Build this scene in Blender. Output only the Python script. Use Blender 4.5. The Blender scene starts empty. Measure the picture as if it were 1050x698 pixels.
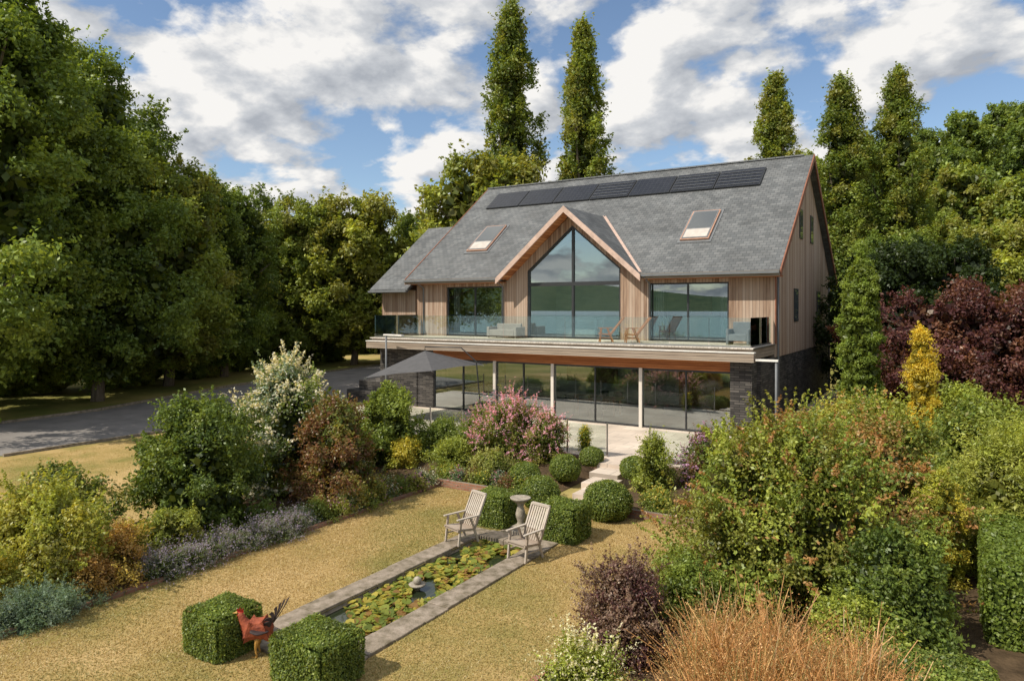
import bpy, bmesh, math, random
import numpy as np
from mathutils import Vector, Matrix
random.seed(4)
S=bpy.context.scene
COL=S.collection
# ------------------------------------------------------------ materials
def newmat(name):
    m=bpy.data.materials.new(name); m.use_nodes=True
    nt=m.node_tree; nt.nodes.clear()
    o=nt.nodes.new('ShaderNodeOutputMaterial')
    return m,nt,o
def N(nt,t,**k):
    n=nt.nodes.new(t)
    for a,b in k.items(): setattr(n,a,b)
    return n
def setin(n,**k):
    for a,b in k.items(): n.inputs[a.replace('_',' ')].default_value=b
def c4(c): return (c[0],c[1],c[2],1)
def ramp(nt,stops):
    r=N(nt,'ShaderNodeValToRGB'); e=r.color_ramp.elements
    e[0].position=stops[0][0]; e[0].color=c4(stops[0][1])
    e[1].position=stops[-1][0]; e[1].color=c4(stops[-1][1])
    for p,c in stops[1:-1]:
        x=e.new(p); x.color=c4(c)
    return r
def pmat(name,stops,scale=3,rough=.75,spec=.3,bump=.0,bscale=40,metal=0,detail=6,stretch=(1,1,1)):
    m,nt,o=newmat(name); L=nt.links.new
    tc=N(nt,'ShaderNodeTexCoord'); mp=N(nt,'ShaderNodeMapping'); mp.inputs['Scale'].default_value=stretch
    L(tc.outputs['Object'],mp.inputs[0])
    no=N(nt,'ShaderNodeTexNoise'); setin(no,Scale=scale,Detail=detail,Roughness=.6); L(mp.outputs[0],no.inputs['Vector'])
    r=ramp(nt,stops); L(no.outputs['Fac'],r.inputs[0])
    b=N(nt,'ShaderNodeBsdfPrincipled'); b.inputs['Roughness'].default_value=rough; b.inputs['Specular IOR Level'].default_value=spec; b.inputs['Metallic'].default_value=metal
    L(r.outputs[0],b.inputs['Base Color'])
    if bump>0:
        n2=N(nt,'ShaderNodeTexNoise'); setin(n2,Scale=bscale,Detail=4); L(mp.outputs[0],n2.inputs['Vector'])
        bp=N(nt,'ShaderNodeBump'); setin(bp,Strength=bump,Distance=.02); L(n2.outputs['Fac'],bp.inputs['Height']); L(bp.outputs[0],b.inputs['Normal'])
    L(b.outputs[0],o.inputs[0]); return m
def flat(name,c,rough=.6,spec=.3,metal=0,v=.12):
    return pmat(name,[(.3,tuple(x*(1-v) for x in c)),(.7,tuple(min(1,x*(1+v)) for x in c))],scale=4,rough=rough,spec=spec,metal=metal)
def boards(name,stops,width=.13,axis='xy',groove=.08,rough=.75):
    m,nt,o=newmat(name); L=nt.links.new
    tc=N(nt,'ShaderNodeTexCoord'); sp=N(nt,'ShaderNodeSeparateXYZ'); L(tc.outputs['Object'],sp.inputs[0])
    if axis=='xy':
        ad=N(nt,'ShaderNodeMath',operation='ADD'); L(sp.outputs[0],ad.inputs[0]); L(sp.outputs[1],ad.inputs[1]); src=ad.outputs[0]; st=(9,9,.7)
    elif axis=='z': src=sp.outputs[2]; st=(.7,.7,9)
    elif axis=='x': src=sp.outputs[0]; st=(9,.7,9)
    else: src=sp.outputs[1]; st=(.7,9,9)
    dv=N(nt,'ShaderNodeMath',operation='DIVIDE'); L(src,dv.inputs[0]); dv.inputs[1].default_value=width
    fl=N(nt,'ShaderNodeMath',operation='FLOOR'); L(dv.outputs[0],fl.inputs[0])
    fr=N(nt,'ShaderNodeMath',operation='FRACT'); L(dv.outputs[0],fr.inputs[0])
    wn=N(nt,'ShaderNodeTexWhiteNoise',noise_dimensions='1D'); L(fl.outputs[0],wn.inputs['W'])
    mp=N(nt,'ShaderNodeMapping'); mp.inputs['Scale'].default_value=st; L(tc.outputs['Object'],mp.inputs[0])
    no=N(nt,'ShaderNodeTexNoise'); setin(no,Scale=1.6,Detail=6); L(mp.outputs[0],no.inputs['Vector'])
    mx=N(nt,'ShaderNodeMath',operation='MULTIPLY_ADD'); L(wn.outputs['Value'],mx.inputs[0]); mx.inputs[1].default_value=.5
    n2=N(nt,'ShaderNodeMath',operation='MULTIPLY'); L(no.outputs['Fac'],n2.inputs[0]); n2.inputs[1].default_value=.55; L(n2.outputs[0],mx.inputs[2])
    r=ramp(nt,stops); L(mx.outputs[0],r.inputs[0])
    gt=N(nt,'ShaderNodeMath',operation='GREATER_THAN'); L(fr.outputs[0],gt.inputs[0]); gt.inputs[1].default_value=groove
    mc=N(nt,'ShaderNodeMixRGB'); mc.inputs[1].default_value=c4(tuple(x*.3 for x in stops[0][1])); L(gt.outputs[0],mc.inputs[0]); L(r.outputs[0],mc.inputs[2])
    b=N(nt,'ShaderNodeBsdfPrincipled'); b.inputs['Roughness'].default_value=rough; b.inputs['Specular IOR Level'].default_value=.2
    L(mc.outputs[0],b.inputs['Base Color'])
    bp=N(nt,'ShaderNodeBump'); setin(bp,Strength=.5,Distance=.015); L(gt.outputs[0],bp.inputs['Height']); L(bp.outputs[0],b.inputs['Normal'])
    L(b.outputs[0],o.inputs[0]); return m
def bricks(name,c1,c2,mort,w,h,map_u,map_v,us=1,vs=1,rough=.7,ms=.02,spec=.3,bump=.5,patch=.5):
    """brick pattern in real metres; map_u/map_v pick the object axes"""
    m,nt,o=newmat(name); L=nt.links.new
    tc=N(nt,'ShaderNodeTexCoord'); sp=N(nt,'ShaderNodeSeparateXYZ'); L(tc.outputs['Object'],sp.inputs[0])
    def ax(k,s):
        if k=='xy':
            a=N(nt,'ShaderNodeMath',operation='ADD'); L(sp.outputs[0],a.inputs[0]); L(sp.outputs[1],a.inputs[1]); s0=a.outputs[0]
        else: s0=sp.outputs['xyz'.index(k)]
        q=N(nt,'ShaderNodeMath',operation='MULTIPLY'); L(s0,q.inputs[0]); q.inputs[1].default_value=s; return q.outputs[0]
    cb=N(nt,'ShaderNodeCombineXYZ'); L(ax(map_u,us),cb.inputs[0]); L(ax(map_v,vs),cb.inputs[1])
    bt=N(nt,'ShaderNodeTexBrick'); L(cb.outputs[0],bt.inputs['Vector'])
    setin(bt,Color1=c4(c1),Color2=c4(c2),Mortar=c4(mort),Scale=1.0)
    bt.inputs['Mortar Size'].default_value=ms*h; bt.inputs['Brick Width'].default_value=w; bt.inputs['Row Height'].default_value=h; bt.inputs['Bias'].default_value=0
    no=N(nt,'ShaderNodeTexNoise'); setin(no,Scale=.9,Detail=6); L(tc.outputs['Object'],no.inputs['Vector'])
    r=ramp(nt,[(.3,(1-patch*.6,)*3),(.7,(1+patch*.4,)*3)]); L(no.outputs['Fac'],r.inputs[0])
    mu=N(nt,'ShaderNodeMixRGB',blend_type='MULTIPLY'); mu.inputs[0].default_value=1; L(bt.outputs['Color'],mu.inputs[1]); L(r.outputs[0],mu.inputs[2])
    b=N(nt,'ShaderNodeBsdfPrincipled'); b.inputs['Roughness'].default_value=rough; b.inputs['Specular IOR Level'].default_value=spec
    L(mu.outputs[0],b.inputs['Base Color'])
    bp=N(nt,'ShaderNodeBump'); setin(bp,Strength=bump,Distance=.02); bp.invert=True; L(bt.outputs['Fac'],bp.inputs['Height']); L(bp.outputs[0],b.inputs['Normal'])
    L(b.outputs[0],o.inputs[0]); return m
def glassmat(name,tint,refl=.18,ior=1.5,gc=(.92,.98,.97)):
    m,nt,o=newmat(name); L=nt.links.new
    t=N(nt,'ShaderNodeBsdfTransparent'); t.inputs[0].default_value=c4(tint)
    g=N(nt,'ShaderNodeBsdfGlossy'); g.inputs['Roughness'].default_value=.0; g.inputs[0].default_value=c4(gc)
    f=N(nt,'ShaderNodeFresnel'); f.inputs[0].default_value=ior
    a=N(nt,'ShaderNodeMath',operation='ADD',use_clamp=True); L(f.outputs[0],a.inputs[0]); a.inputs[1].default_value=refl
    mx=N(nt,'ShaderNodeMixShader'); L(a.outputs[0],mx.inputs[0]); L(t.outputs[0],mx.inputs[1]); L(g.outputs[0],mx.inputs[2]); L(mx.outputs[0],o.inputs[0]); return m
def leafmat(name,trans=.3):
    m,nt,o=newmat(name); L=nt.links.new
    at=N(nt,'ShaderNodeAttribute',attribute_name='tint')
    d=N(nt,'ShaderNodeBsdfDiffuse'); t=N(nt,'ShaderNodeBsdfTranslucent'); g=N(nt,'ShaderNodeBsdfGlossy'); g.inputs['Roughness'].default_value=.45; g.inputs[0].default_value=(.8,.85,.8,1)
    br=N(nt,'ShaderNodeMixRGB',blend_type='MULTIPLY'); br.inputs[0].default_value=1; br.inputs[2].default_value=(1.6,1.4,.6,1); L(at.outputs['Color'],br.inputs[1])
    L(at.outputs['Color'],d.inputs[0]); L(br.outputs[0],t.inputs[0])
    m1=N(nt,'ShaderNodeMixShader'); m1.inputs[0].default_value=trans; L(d.outputs[0],m1.inputs[1]); L(t.outputs[0],m1.inputs[2])
    m2=N(nt,'ShaderNodeMixShader'); m2.inputs[0].default_value=.03; L(m1.outputs[0],m2.inputs[1]); L(g.outputs[0],m2.inputs[2])
    L(m2.outputs[0],o.inputs[0]); return m
LEAF=leafmat('leaf',.38); GRASS=leafmat('grass_blade',.2)
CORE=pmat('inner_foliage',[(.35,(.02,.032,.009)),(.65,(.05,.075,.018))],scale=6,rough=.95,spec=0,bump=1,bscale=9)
BARK=pmat('bark',[(.3,(.09,.07,.05)),(.7,(.2,.165,.125))],scale=3,stretch=(3,3,.6),rough=.9,spec=.1,bump=.8,bscale=12)
CLAD=boards('larch_cladding',[(.2,(.20,.125,.085)),(.42,(.36,.255,.185)),(.6,(.43,.325,.25)),(.9,(.49,.40,.32))],width=.14)
FASC=boards('weathered_fascia',[(.2,(.2,.155,.12)),(.5,(.34,.28,.22)),(.9,(.47,.40,.33))],width=.13,axis='z')
CEDAR=boards('cedar_band',[(.2,(.24,.08,.03)),(.5,(.45,.18,.07)),(.9,(.58,.28,.12))],width=.11,axis='z')
DECKM=boards('deck_boards',[(.2,(.42,.38,.32)),(.5,(.55,.5,.44)),(.9,(.65,.6,.54))],width=.14,axis='x')
SLATE=bricks('slate_main',(.105,.113,.118),(.165,.172,.175),(.06,.064,.068),.28,.2,'x','y',1,1.25,rough=.62,ms=.05,patch=.42,bump=.4)
SLATEG=bricks('slate_gable',(.105,.113,.118),(.165,.172,.175),(.06,.064,.068),.28,.2,'y','x',1,1.32,rough=.62,ms=.05,patch=.42,bump=.4)
STONE=bricks('dark_slate_stone',(.035,.033,.032),(.12,.11,.10),(.02,.02,.02),.4,.09,'xy','z',ms=.12,patch=.6)
PAVE=bricks('terrace_paving',(.56,.47,.39),(.66,.57,.48),(.36,.31,.26),.9,.6,'x','y',ms=.02,patch=.3,bump=.2)
COPING=pmat('stone_coping',[(.3,(.12,.10,.065)),(.45,(.22,.185,.14)),(.58,(.30,.25,.20)),(.75,(.38,.33,.27))],scale=5,detail=9,rough=.9,spec=.15,bump=.7,bscale=25)
REDBR=bricks('red_brick',(.24,.11,.07),(.32,.17,.11),(.22,.18,.14),.22,.075,'xy','z',ms=.12,patch=.8)
WHITE=flat('painted_white',(.72,.70,.66)); OFFW=flat('plaster',(.62,.58,.52),v=.05)
DARKF=flat('dark_frame',(.03,.032,.035),rough=.4,spec=.5); PINKB=flat('barge_board',(.56,.41,.34),v=.2); SKYF=flat('skylight_timber',(.42,.25,.18),v=.2)
STEEL=flat('steel',(.5,.5,.5),rough=.3,metal=1); LEAD=flat('lead',(.16,.17,.18),rough=.5)
TEAK=boards('teak',[(.2,(.28,.22,.17)),(.5,(.42,.36,.3)),(.9,(.52,.47,.41))],width=.3,axis='z',groove=0)
BROWNW=flat('brown_wood',(.38,.17,.08),v=.3)
FABR=flat('parasol_fabric',(.10,.10,.105),rough=.85,spec=.1)
ASPH=pmat('asphalt',[(.3,(.17,.16,.152)),(.7,(.27,.25,.235))],scale=.8,rough=.9,spec=.15,bump=.3,bscale=60)
SOIL=pmat('soil',[(.3,(.05,.036,.022)),(.7,(.13,.09,.055))],scale=5,rough=.95,spec=.05,bump=1,bscale=18)
HILL=pmat('far_hills',[(.35,(.05,.09,.06)),(.65,(.12,.16,.09))],scale=.02,rough=1,spec=0)
GLASS=glassmat('window_glass',(.62,.72,.72),.26,gc=(.88,.98,1)); BGLASS=glassmat('balustrade_glass',(.90,.95,.93),.03,1.4)
CURT=flat('curtain',(.5,.46,.42)); REDSO=flat('soft_furnishing',(.35,.16,.15),v=.3)
def lawnmat(name,a,b,c,sc=.5,lo=.36,hi=.64,fine=(.85,1.12)):
    m,nt,o=newmat(name); L=nt.links.new
    tc=N(nt,'ShaderNodeTexCoord')
    n1=N(nt,'ShaderNodeTexNoise'); setin(n1,Scale=sc,Detail=7,Roughness=.6); L(tc.outputs['Object'],n1.inputs['Vector'])
    r=ramp(nt,[(lo,a),((lo+hi)/2,b),(hi,c)]); L(n1.outputs['Fac'],r.inputs[0])
    n2=N(nt,'ShaderNodeTexNoise'); setin(n2,Scale=22,Detail=5,Roughness=.7); L(tc.outputs['Object'],n2.inputs['Vector'])
    r2=ramp(nt,[(.3,(fine[0],)*3),(.7,(fine[1],)*3)]); L(n2.outputs['Fac'],r2.inputs[0])
    mu=N(nt,'ShaderNodeMixRGB',blend_type='MULTIPLY'); mu.inputs[0].default_value=1; L(r.outputs[0],mu.inputs[1]); L(r2.outputs[0],mu.inputs[2])
    b_=N(nt,'ShaderNodeBsdfPrincipled'); setin(b_,Roughness=.95); b_.inputs['Specular IOR Level'].default_value=.05
    L(mu.outputs[0],b_.inputs['Base Color'])
    bp=N(nt,'ShaderNodeBump'); setin(bp,Strength=.4,Distance=.03); L(n2.outputs['Fac'],bp.inputs['Height']); L(bp.outputs[0],b_.inputs['Normal'])
    L(b_.outputs[0],o.inputs[0]); return m
LAWN=lawnmat('dry_lawn',(.21,.195,.06),(.36,.265,.105),(.48,.345,.165),.38)
MEAD=lawnmat('meadow',(.13,.16,.04),(.28,.25,.08),(.45,.34,.15),.12)
m,nt,o=newmat('pond_water'); b=N(nt,'ShaderNodeBsdfPrincipled'); setin(b,Roughness=.05); b.inputs['Base Color'].default_value=(.02,.028,.014,1)
nn=N(nt,'ShaderNodeTexNoise'); setin(nn,Scale=6); bp=N(nt,'ShaderNodeBump'); setin(bp,Strength=.1,Distance=.02); nt.links.new(nn.outputs['Fac'],bp.inputs['Height']); nt.links.new(bp.outputs[0],b.inputs['Normal']); nt.links.new(b.outputs[0],o.inputs[0]); WATER=m
ESTU=flat('estuary_water',(.13,.25,.32),rough=.25,spec=.5,v=.1)
m,nt,o=newmat('solar_cells'); L=nt.links.new
tc=N(nt,'ShaderNodeTexCoord'); bt=N(nt,'ShaderNodeTexBrick'); L(tc.outputs['Object'],bt.inputs[0]); bt.offset=0
setin(bt,Color1=(.014,.016,.022,1),Color2=(.018,.02,.028,1),Mortar=(.05,.055,.06,1),Scale=1.0); bt.inputs['Mortar Size'].default_value=.006; bt.inputs['Brick Width'].default_value=.25; bt.inputs['Row Height'].default_value=.2
b=N(nt,'ShaderNodeBsdfPrincipled'); setin(b,Roughness=.2); b.inputs['Specular IOR Level'].default_value=.25; L(bt.outputs[0],b.inputs['Base Color']); L(b.outputs[0],o.inputs[0]); PANEL=m
# ------------------------------------------------------------ mesh helpers
def obj(name,me,parent=None):
    o=bpy.data.objects.new(name,me); COL.objects.link(o)
    if parent: o.parent=parent
    return o
def empty(name,loc=(0,0,0)):
    e=bpy.data.objects.new(name,None); COL.objects.link(e); e.location=loc; return e
def mesh(name,vs,fs,mat,parent=None,smooth=False):
    me=bpy.data.meshes.new(name); me.from_pydata([tuple(v) for v in vs],[],fs); me.update()
    bm=bmesh.new(); bm.from_mesh(me); bmesh.ops.recalc_face_normals(bm,faces=bm.faces); bm.to_mesh(me); bm.free()
    if mat: me.materials.append(mat)
    if smooth: me.polygons.foreach_set('use_smooth',[True]*len(me.polygons))
    return obj(name,me,parent)
def bx(x0,x1,y0,y1,z0,z1):
    return [(x0,y0,z0),(x1,y0,z0),(x1,y1,z0),(x0,y1,z0),(x0,y0,z1),(x1,y0,z1),(x1,y1,z1),(x0,y1,z1)]
BF=[(0,3,2,1),(4,5,6,7),(0,1,5,4),(1,2,6,5),(2,3,7,6),(3,0,4,7)]
def box(name,parent,x0,x1,y0,y1,z0,z1,mat): return mesh(name,bx(x0,x1,y0,y1,z0,z1),BF,mat,parent)
def multi(name,parent,items,mat,bev=0):
    vs=[];fs=[]
    for it in items:
        k=len(vs); vs+=list(it); fs+=[tuple(k+i for i in f) for f in BF]
    o=mesh(name,vs,fs,mat,parent)
    if bev:
        md=o.modifiers.new('b','BEVEL'); md.width=bev; md.segments=1
    return o
def beam(p,q,w,h,up=(0,0,1)):
    p=Vector(p);q=Vector(q);d=(q-p).normalized();u=Vector(up)
    s=d.cross(u)
    if s.length<1e-4: s=d.cross(Vector((1,0,0)))
    s.normalize(); t=s.cross(d).normalized(); s=s*w/2;t=t*h/2
    return [p-s-t,p+s-t,p+s+t,p-s+t,q-s-t,q+s-t,q+s+t,q-s+t]
def prism(name,poly,off,mat,parent):
    n=len(poly); off=Vector(off); vs=[Vector(p) for p in poly]+[Vector(p)+off for p in poly]
    fs=[tuple(range(n)),tuple(range(2*n-1,n-1,-1))]+[(i,(i+1)%n,n+(i+1)%n,n+i) for i in range(n)]
    return mesh(name,vs,fs,mat,parent)
def tubes(paths,sides=7):
    vs=[];fs=[]
    for pts,rad in paths:
        k0=len(vs)
        for i,(p,r) in enumerate(zip(pts,rad)):
            p=Vector(p); a=Vector(pts[max(0,i-1)]); b=Vector(pts[min(len(pts)-1,i+1)]); d=(b-a).normalized()
            s=d.cross(Vector((.3,1,.1))).normalized(); t=d.cross(s)
            for j in range(sides):
                an=2*math.pi*j/sides; vs.append(p+(s*math.cos(an)+t*math.sin(an))*r)
        for i in range(len(pts)-1):
            for j in range(sides):
                a=k0+i*sides+j; b=k0+i*sides+(j+1)%sides
                fs.append((a,b,b+sides,a+sides))
        fs.append(tuple(k0+(len(pts)-1)*sides+j for j in range(sides)))
        fs.append(tuple(k0+j for j in range(sides))[::-1])
    return vs,fs
def tubeobj(name,parent,paths,mat,sides=8):
    v,f=tubes(paths,sides); return mesh(name,v,f,mat,parent,True)
def quads(name,V,C,mat):
    n=V.shape[0]
    me=bpy.data.meshes.new(name); me.vertices.add(n*4); me.vertices.foreach_set('co',V.reshape(-1).astype(np.float32))
    me.loops.add(n*4); me.loops.foreach_set('vertex_index',np.arange(n*4,dtype=np.int32))
    me.polygons.add(n); me.polygons.foreach_set('loop_start',np.arange(0,n*4,4,dtype=np.int32))
    me.update(calc_edges=True)
    at=me.color_attributes.new('tint','FLOAT_COLOR','POINT')
    cc=np.ones((n,4,4),np.float32); cc[:,:,:3]=C[:,None,:]; at.data.foreach_set('color',cc.reshape(-1))
    me.materials.append(mat); return me
def nrm(a): return a/(np.linalg.norm(a,axis=1,keepdims=True)+1e-9)
def leafquads(P,D,size,rng,asp=.55,rnd=.9):
    n=len(P); nn=nrm(D+rng.normal(0,rnd,(n,3))); t=nrm(np.cross(nn,rng.normal(0,1,(n,3)))); b=np.cross(nn,t)
    s=(size*rng.uniform(.6,1.3,n))[:,None]
    V=np.stack([P-t*s*.5,P+b*s*asp*.5+nn*s*.06,P+t*s*.5,P-b*s*asp*.5+nn*s*.06],1); return V
def prof(kind,t):
    if kind=='tree': return np.sqrt(np.clip(1-((t-.42)/.58)**2,0,1))*np.clip(t*5+.35,0,1)
    if kind=='dome': return np.sqrt(np.clip(1-t**2.2,0,1))
    if kind=='poplar': return np.clip(t*1.6+.5,0,1)*np.clip((1-t)*2.6,0,1)**.7
    if kind=='column': return np.clip(t*7+.5,0,1)*np.clip((1-t)*2.6,0,1)**.6
    if kind=='flame': return np.clip(t*3+.6,0,1)*np.clip((1-t)*3.5,0,1)**.7
    if kind=='cone': return (1-t)**.8
def mixcol(cols,rng,n):
    k=len(cols); c=np.array(cols); i=rng.integers(0,k,n); return c[i]
def foliage_mesh(name,R,H,n,leaf,cols,kind='dome',zb=0.,nc=40,cr=None,seed=0,accent=None,af=.3,core=.6,lump=.26,asp=.55,up=.35,inner=.35,shoot=.3,shup=.7,slen=1.,dark=.16):
    rng=np.random.default_rng(seed)
    if cr is None: cr=R*.34
    t=rng.uniform(0.02,.97,nc); 
    if kind=='dome': t=t**.9
    th=rng.uniform(0,2*np.pi,nc); ph=rng.uniform(0,6.28,3)
    lm=1+lump*np.sin(2*th+ph[0]+2*t)+lump*.7*np.sin(3*th+ph[1]-5*t)
    rad=np.clip(prof(kind,t)*R*lm-cr*.55,0,None)*rng.uniform(inner,1,nc)**.5
    C=np.stack([rad*np.cos(th),rad*np.sin(th),zb+(H-zb)*t],1)
    C[:,2]=np.clip(C[:,2],zb+cr*.35,H-cr*.5)
    crs=cr*rng.uniform(.45,1.35,nc); w=crs**2; w/=w.sum()
    ns=int(n*shoot); nm=n-ns
    ci=rng.choice(nc,nm,p=w)
    D=nrm(rng.normal(0,1,(nm,3))+np.array([0,0,.25]))
    cen=np.array([0,0,zb+(H-zb)*.45]); out=nrm((C-cen)/np.array([R,R,(H-zb)*.5]))
    D=nrm(D+out[ci]*.45)
    rr=crs[ci]*rng.uniform(.3,1.0,nm)**.5*(1+.22*rng.normal(0,1,nm).clip(-1.5,2))
    sq=np.stack([np.ones(nc),rng.uniform(.7,1.1,nc),rng.uniform(.55,.95,nc)],1)
    P=C[ci]+D*rr[:,None]*sq[ci]
    K=nc*6; si=rng.integers(0,nc,K); sdir=nrm(out[si]*.7+rng.normal(0,.55,(K,3))+np.array([0,0,shup])); so=C[si]+sdir*(crs[si]*.6)[:,None]; sl=crs[si]*rng.uniform(.4,1.15,K)*slen
    li=rng.integers(0,K,ns); tt=rng.uniform(0,1,ns)
    P2=so[li]+sdir[li]*(sl[li]*tt)[:,None]+rng.normal(0,leaf*.55,(ns,3))*(1.2-tt)[:,None]
    P2[:,2]-=(tt**2)*sl[li]*.12
    PP=np.concatenate([P,P2]); DD=np.concatenate([D,sdir[li]*.4+np.array([0,0,.5])]); cidx=np.concatenate([ci,si[li]])
    PP[:,2]=np.maximum(PP[:,2],.02+rng.uniform(0,.1,n))
    V=leafquads(PP,DD+np.array([0,0,up]),leaf,rng,asp)
    cc=mixcol(cols,rng,nc)*rng.uniform(.72,1.32,nc)[:,None]
    col=cc[cidx]*.6+mixcol(cols,rng,n)*.4
    col*=rng.uniform(.7,1.35,n)[:,None]
    col[nm:]*=1.15
    if accent is not None:
        outer=np.zeros(n,bool); outer[:nm]=(rr>crs[ci]*.72)&(D[:,2]>-.1)&(rng.uniform(0,1,nm)<af*.5)
        shsel=rng.uniform(0,1,K)<af*1.3; outer[nm:]=shsel[li]&(tt>.25)
        col[outer]=np.array(accent)*rng.uniform(.75,1.2,outer.sum())[:,None]
    # inner leaves: bigger and darker, fill the middle of the crown
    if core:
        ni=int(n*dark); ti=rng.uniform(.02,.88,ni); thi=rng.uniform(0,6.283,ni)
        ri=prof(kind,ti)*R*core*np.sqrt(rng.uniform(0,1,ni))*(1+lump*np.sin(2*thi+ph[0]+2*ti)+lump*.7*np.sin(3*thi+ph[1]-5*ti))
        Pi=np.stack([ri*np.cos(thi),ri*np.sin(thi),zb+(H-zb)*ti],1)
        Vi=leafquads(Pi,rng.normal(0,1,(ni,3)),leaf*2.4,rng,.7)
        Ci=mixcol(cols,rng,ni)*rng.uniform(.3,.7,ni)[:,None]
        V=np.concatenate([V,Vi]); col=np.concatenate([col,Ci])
    me=quads(name,V,np.clip(col,0,1),LEAF)
    return me,None,C
def shrub(name,x,y,R,H,n,leaf,cols,z=0,**k):
    me,co,C=foliage_mesh(name,R,H,n,leaf,cols,**k)
    o=obj(name,me); o.location=(x,y,z)
    rng=random.Random(k.get('seed',0)); ps=[]
    for i in range(6):
        c=C[rng.randrange(len(C))]; ps.append(([(0,0,-.1),(c[0]*.4,c[1]*.4,c[2]*.5),(c[0],c[1],c[2])],[.03,.02,.008]))
    tubeobj('stems',o,ps,BARK,5)
    return o
TREE={}
def treemesh(key,R,H,n,leaf,cols,kind='tree',zb=2.,tr=.35,br_=1.18,**k):
    cols=[tuple(v*br_ for v in c) for c in cols]
    me,co,C=foliage_mesh(key+'_leaves',R,H,n,leaf,cols,kind=kind,zb=zb,**k)
    rng=random.Random(len(key)*7+int(R*10)); ps=[]
    top=H*.8; pts=[(math.sin(i*1.3)*.12*tr*3,math.cos(i*1.7)*.12*tr*3,top*i/6-.2) for i in range(7)]
    ps.append((pts,[tr*(1.25 if i==0 else 1-i*.14) for i in range(7)]))
    for i in range(26 if kind=='tree' else 14):
        c=C[rng.randrange(len(C))]; s=max(zb*.8,c[2]*.55)
        ps.append(([(0,0,s),(c[0]*.5,c[1]*.5,s+(c[2]-s)*.6),tuple(c)],[tr*.4,tr*.25,tr*.07]))
    v,f=tubes(ps,7); tm=bpy.data.meshes.new(key+'_trunk'); tm.from_pydata([tuple(a) for a in v],[],f); tm.materials.append(BARK)
    TREE[key]=(tm,me)
def tree(name,key,x,y,z=0,s=1,rot=0,sz=None,parent=None):
    tm,me=TREE[key]
    o=obj(name,tm,parent); o.location=(x,y,z); o.rotation_euler=(0,0,rot); o.scale=(s,s,sz or s)
    obj('foliage',me,o)
    return o
dk=(.062,.10,.020); md=(.115,.165,.030); lt=(.20,.25,.045); yl=(.50,.43,.06); ol=(.21,.205,.045); rd=(.20,.095,.05); pu=(.085,.032,.036); bl=(.19,.25,.20); br=(.34,.21,.08); lm=(.29,.33,.055)
# ------------------------------------------------------------ terrain
def sm(x): x=min(1,max(0,x)); return x*x*(3-2*x)
def gh(x,y):
    h=28*sm((y-62)/90)*sm((x+75)/85)
    r=math.hypot(x,y); r0=500 if y>-20 else 1450
    if r>r0: h+=sm((r-r0)/900)*(60+30*math.sin(x*.004+1)+22*math.sin(y*.006+x*.002))
    return h
def axis(lines):
    a=set(lines); 
    a|=set(range(-60,61,6)); 
    for q in (75,95,120,150,190,240,300,380,480,600,760,950,1200,1500,1800,2100,2500,3200): a|={q,-q}
    return sorted(a)
xs=axis([-9.32,-8.0]); ys=axis([7.75,13.6])
vs=[(x,y,gh(x,y)) for y in ys for x in xs]; fs=[]; mi=[]
for j in range(len(ys)-1):
    for i in range(len(xs)-1):
        if xs[i]>=-9.33 and xs[i+1]<=-7.99 and ys[j]>=7.74 and ys[j+1]<=13.61: continue
        a=j*len(xs)+i; fs.append((a,a+1,a+1+len(xs),a+len(xs)))
        mi.append(1 if math.hypot(xs[i],ys[j])>460 else 0)
g_=mesh('ground',vs,fs,MEAD,None,False); g_.data.materials.append(HILL); g_.data.polygons.foreach_set('material_index',mi)
def sheet(name,poly,z,mat): return mesh(name,[(p[0],p[1],z) for p in poly],[tuple(range(len(poly)))],mat)
lv=[];lf=[]
for (x0,x1,y0,y1) in [(-13,-9.32,-2,16.8),(-8.0,-5,-2,16.8),(-9.32,-8.0,-2,7.75),(-9.32,-8.0,13.6,16.8)]:
    k=len(lv); lv+=[(x0,y0,.008),(x1,y0,.008),(x1,y1,.008),(x0,y1,.008)]; lf.append((k,k+1,k+2,k+3))
mesh('lawn',lv,lf,LAWN)
sheet('lawn.001',[(-29,3),(-17.3,3),(-17,10),(-17.5,20),(-20,24),(-26,27),(-28.5,19)],.008,LAWN)
sheet('driveway',[(-29,12),(-36.5,10),(-37.5,20),(-41.5,31),(-44,42),(-47,60),(-36,62),(-30,47),(-25.2,44),(-25.2,27.5),(-27.5,25),(-28.8,19)],.012,ASPH)
kp=[(-28.8,12),(-28.65,19),(-27.3,24.9),(-25.3,27.2)]
multi('driveway_kerb',None,[beam((a[0],a[1],.03),(b[0],b[1],.03),.12,.16) for a,b in zip(kp,kp[1:])],COPING)
kp=[(-36.6,10),(-37.7,20),(-41.7,31),(-44.2,42),(-47.2,60)]
multi('driveway_kerb',None,[beam((a[0],a[1],.03),(b[0],b[1],.03),.12,.16) for a,b in zip(kp,kp[1:])],COPING)
sheet('water',[(-1300,-1100),(1300,-1100),(300,-60),(-300,-55)],.3,ESTU)
def bed(name,x0,x1,y0,y1,zf,nx=14,ny=10):
    v=[];f=[]
    for j in range(ny+1):
        for i in range(nx+1):
            x=x0+(x1-x0)*i/nx; y=y0+(y1-y0)*j/ny
            e=min(1,min(i,nx-i,j,ny-j)/1.0)
            v.append((x,y,.02+zf(x,y)*e+random.uniform(0,.03)*e))
    for j in range(ny):
        for i in range(nx):
            a=j*(nx+1)+i; f.append((a,a+1,a+nx+2,a+nx+1))
    return mesh(name,v,f,SOIL,None,True)
bed('flower_bed',-17.2,-13.08,2,17,lambda x,y:.06)
bed('flower_bed',-24,-9.6,17.0,20.95,lambda x,y:.05+.42*sm((y-17)/3.6))
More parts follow.
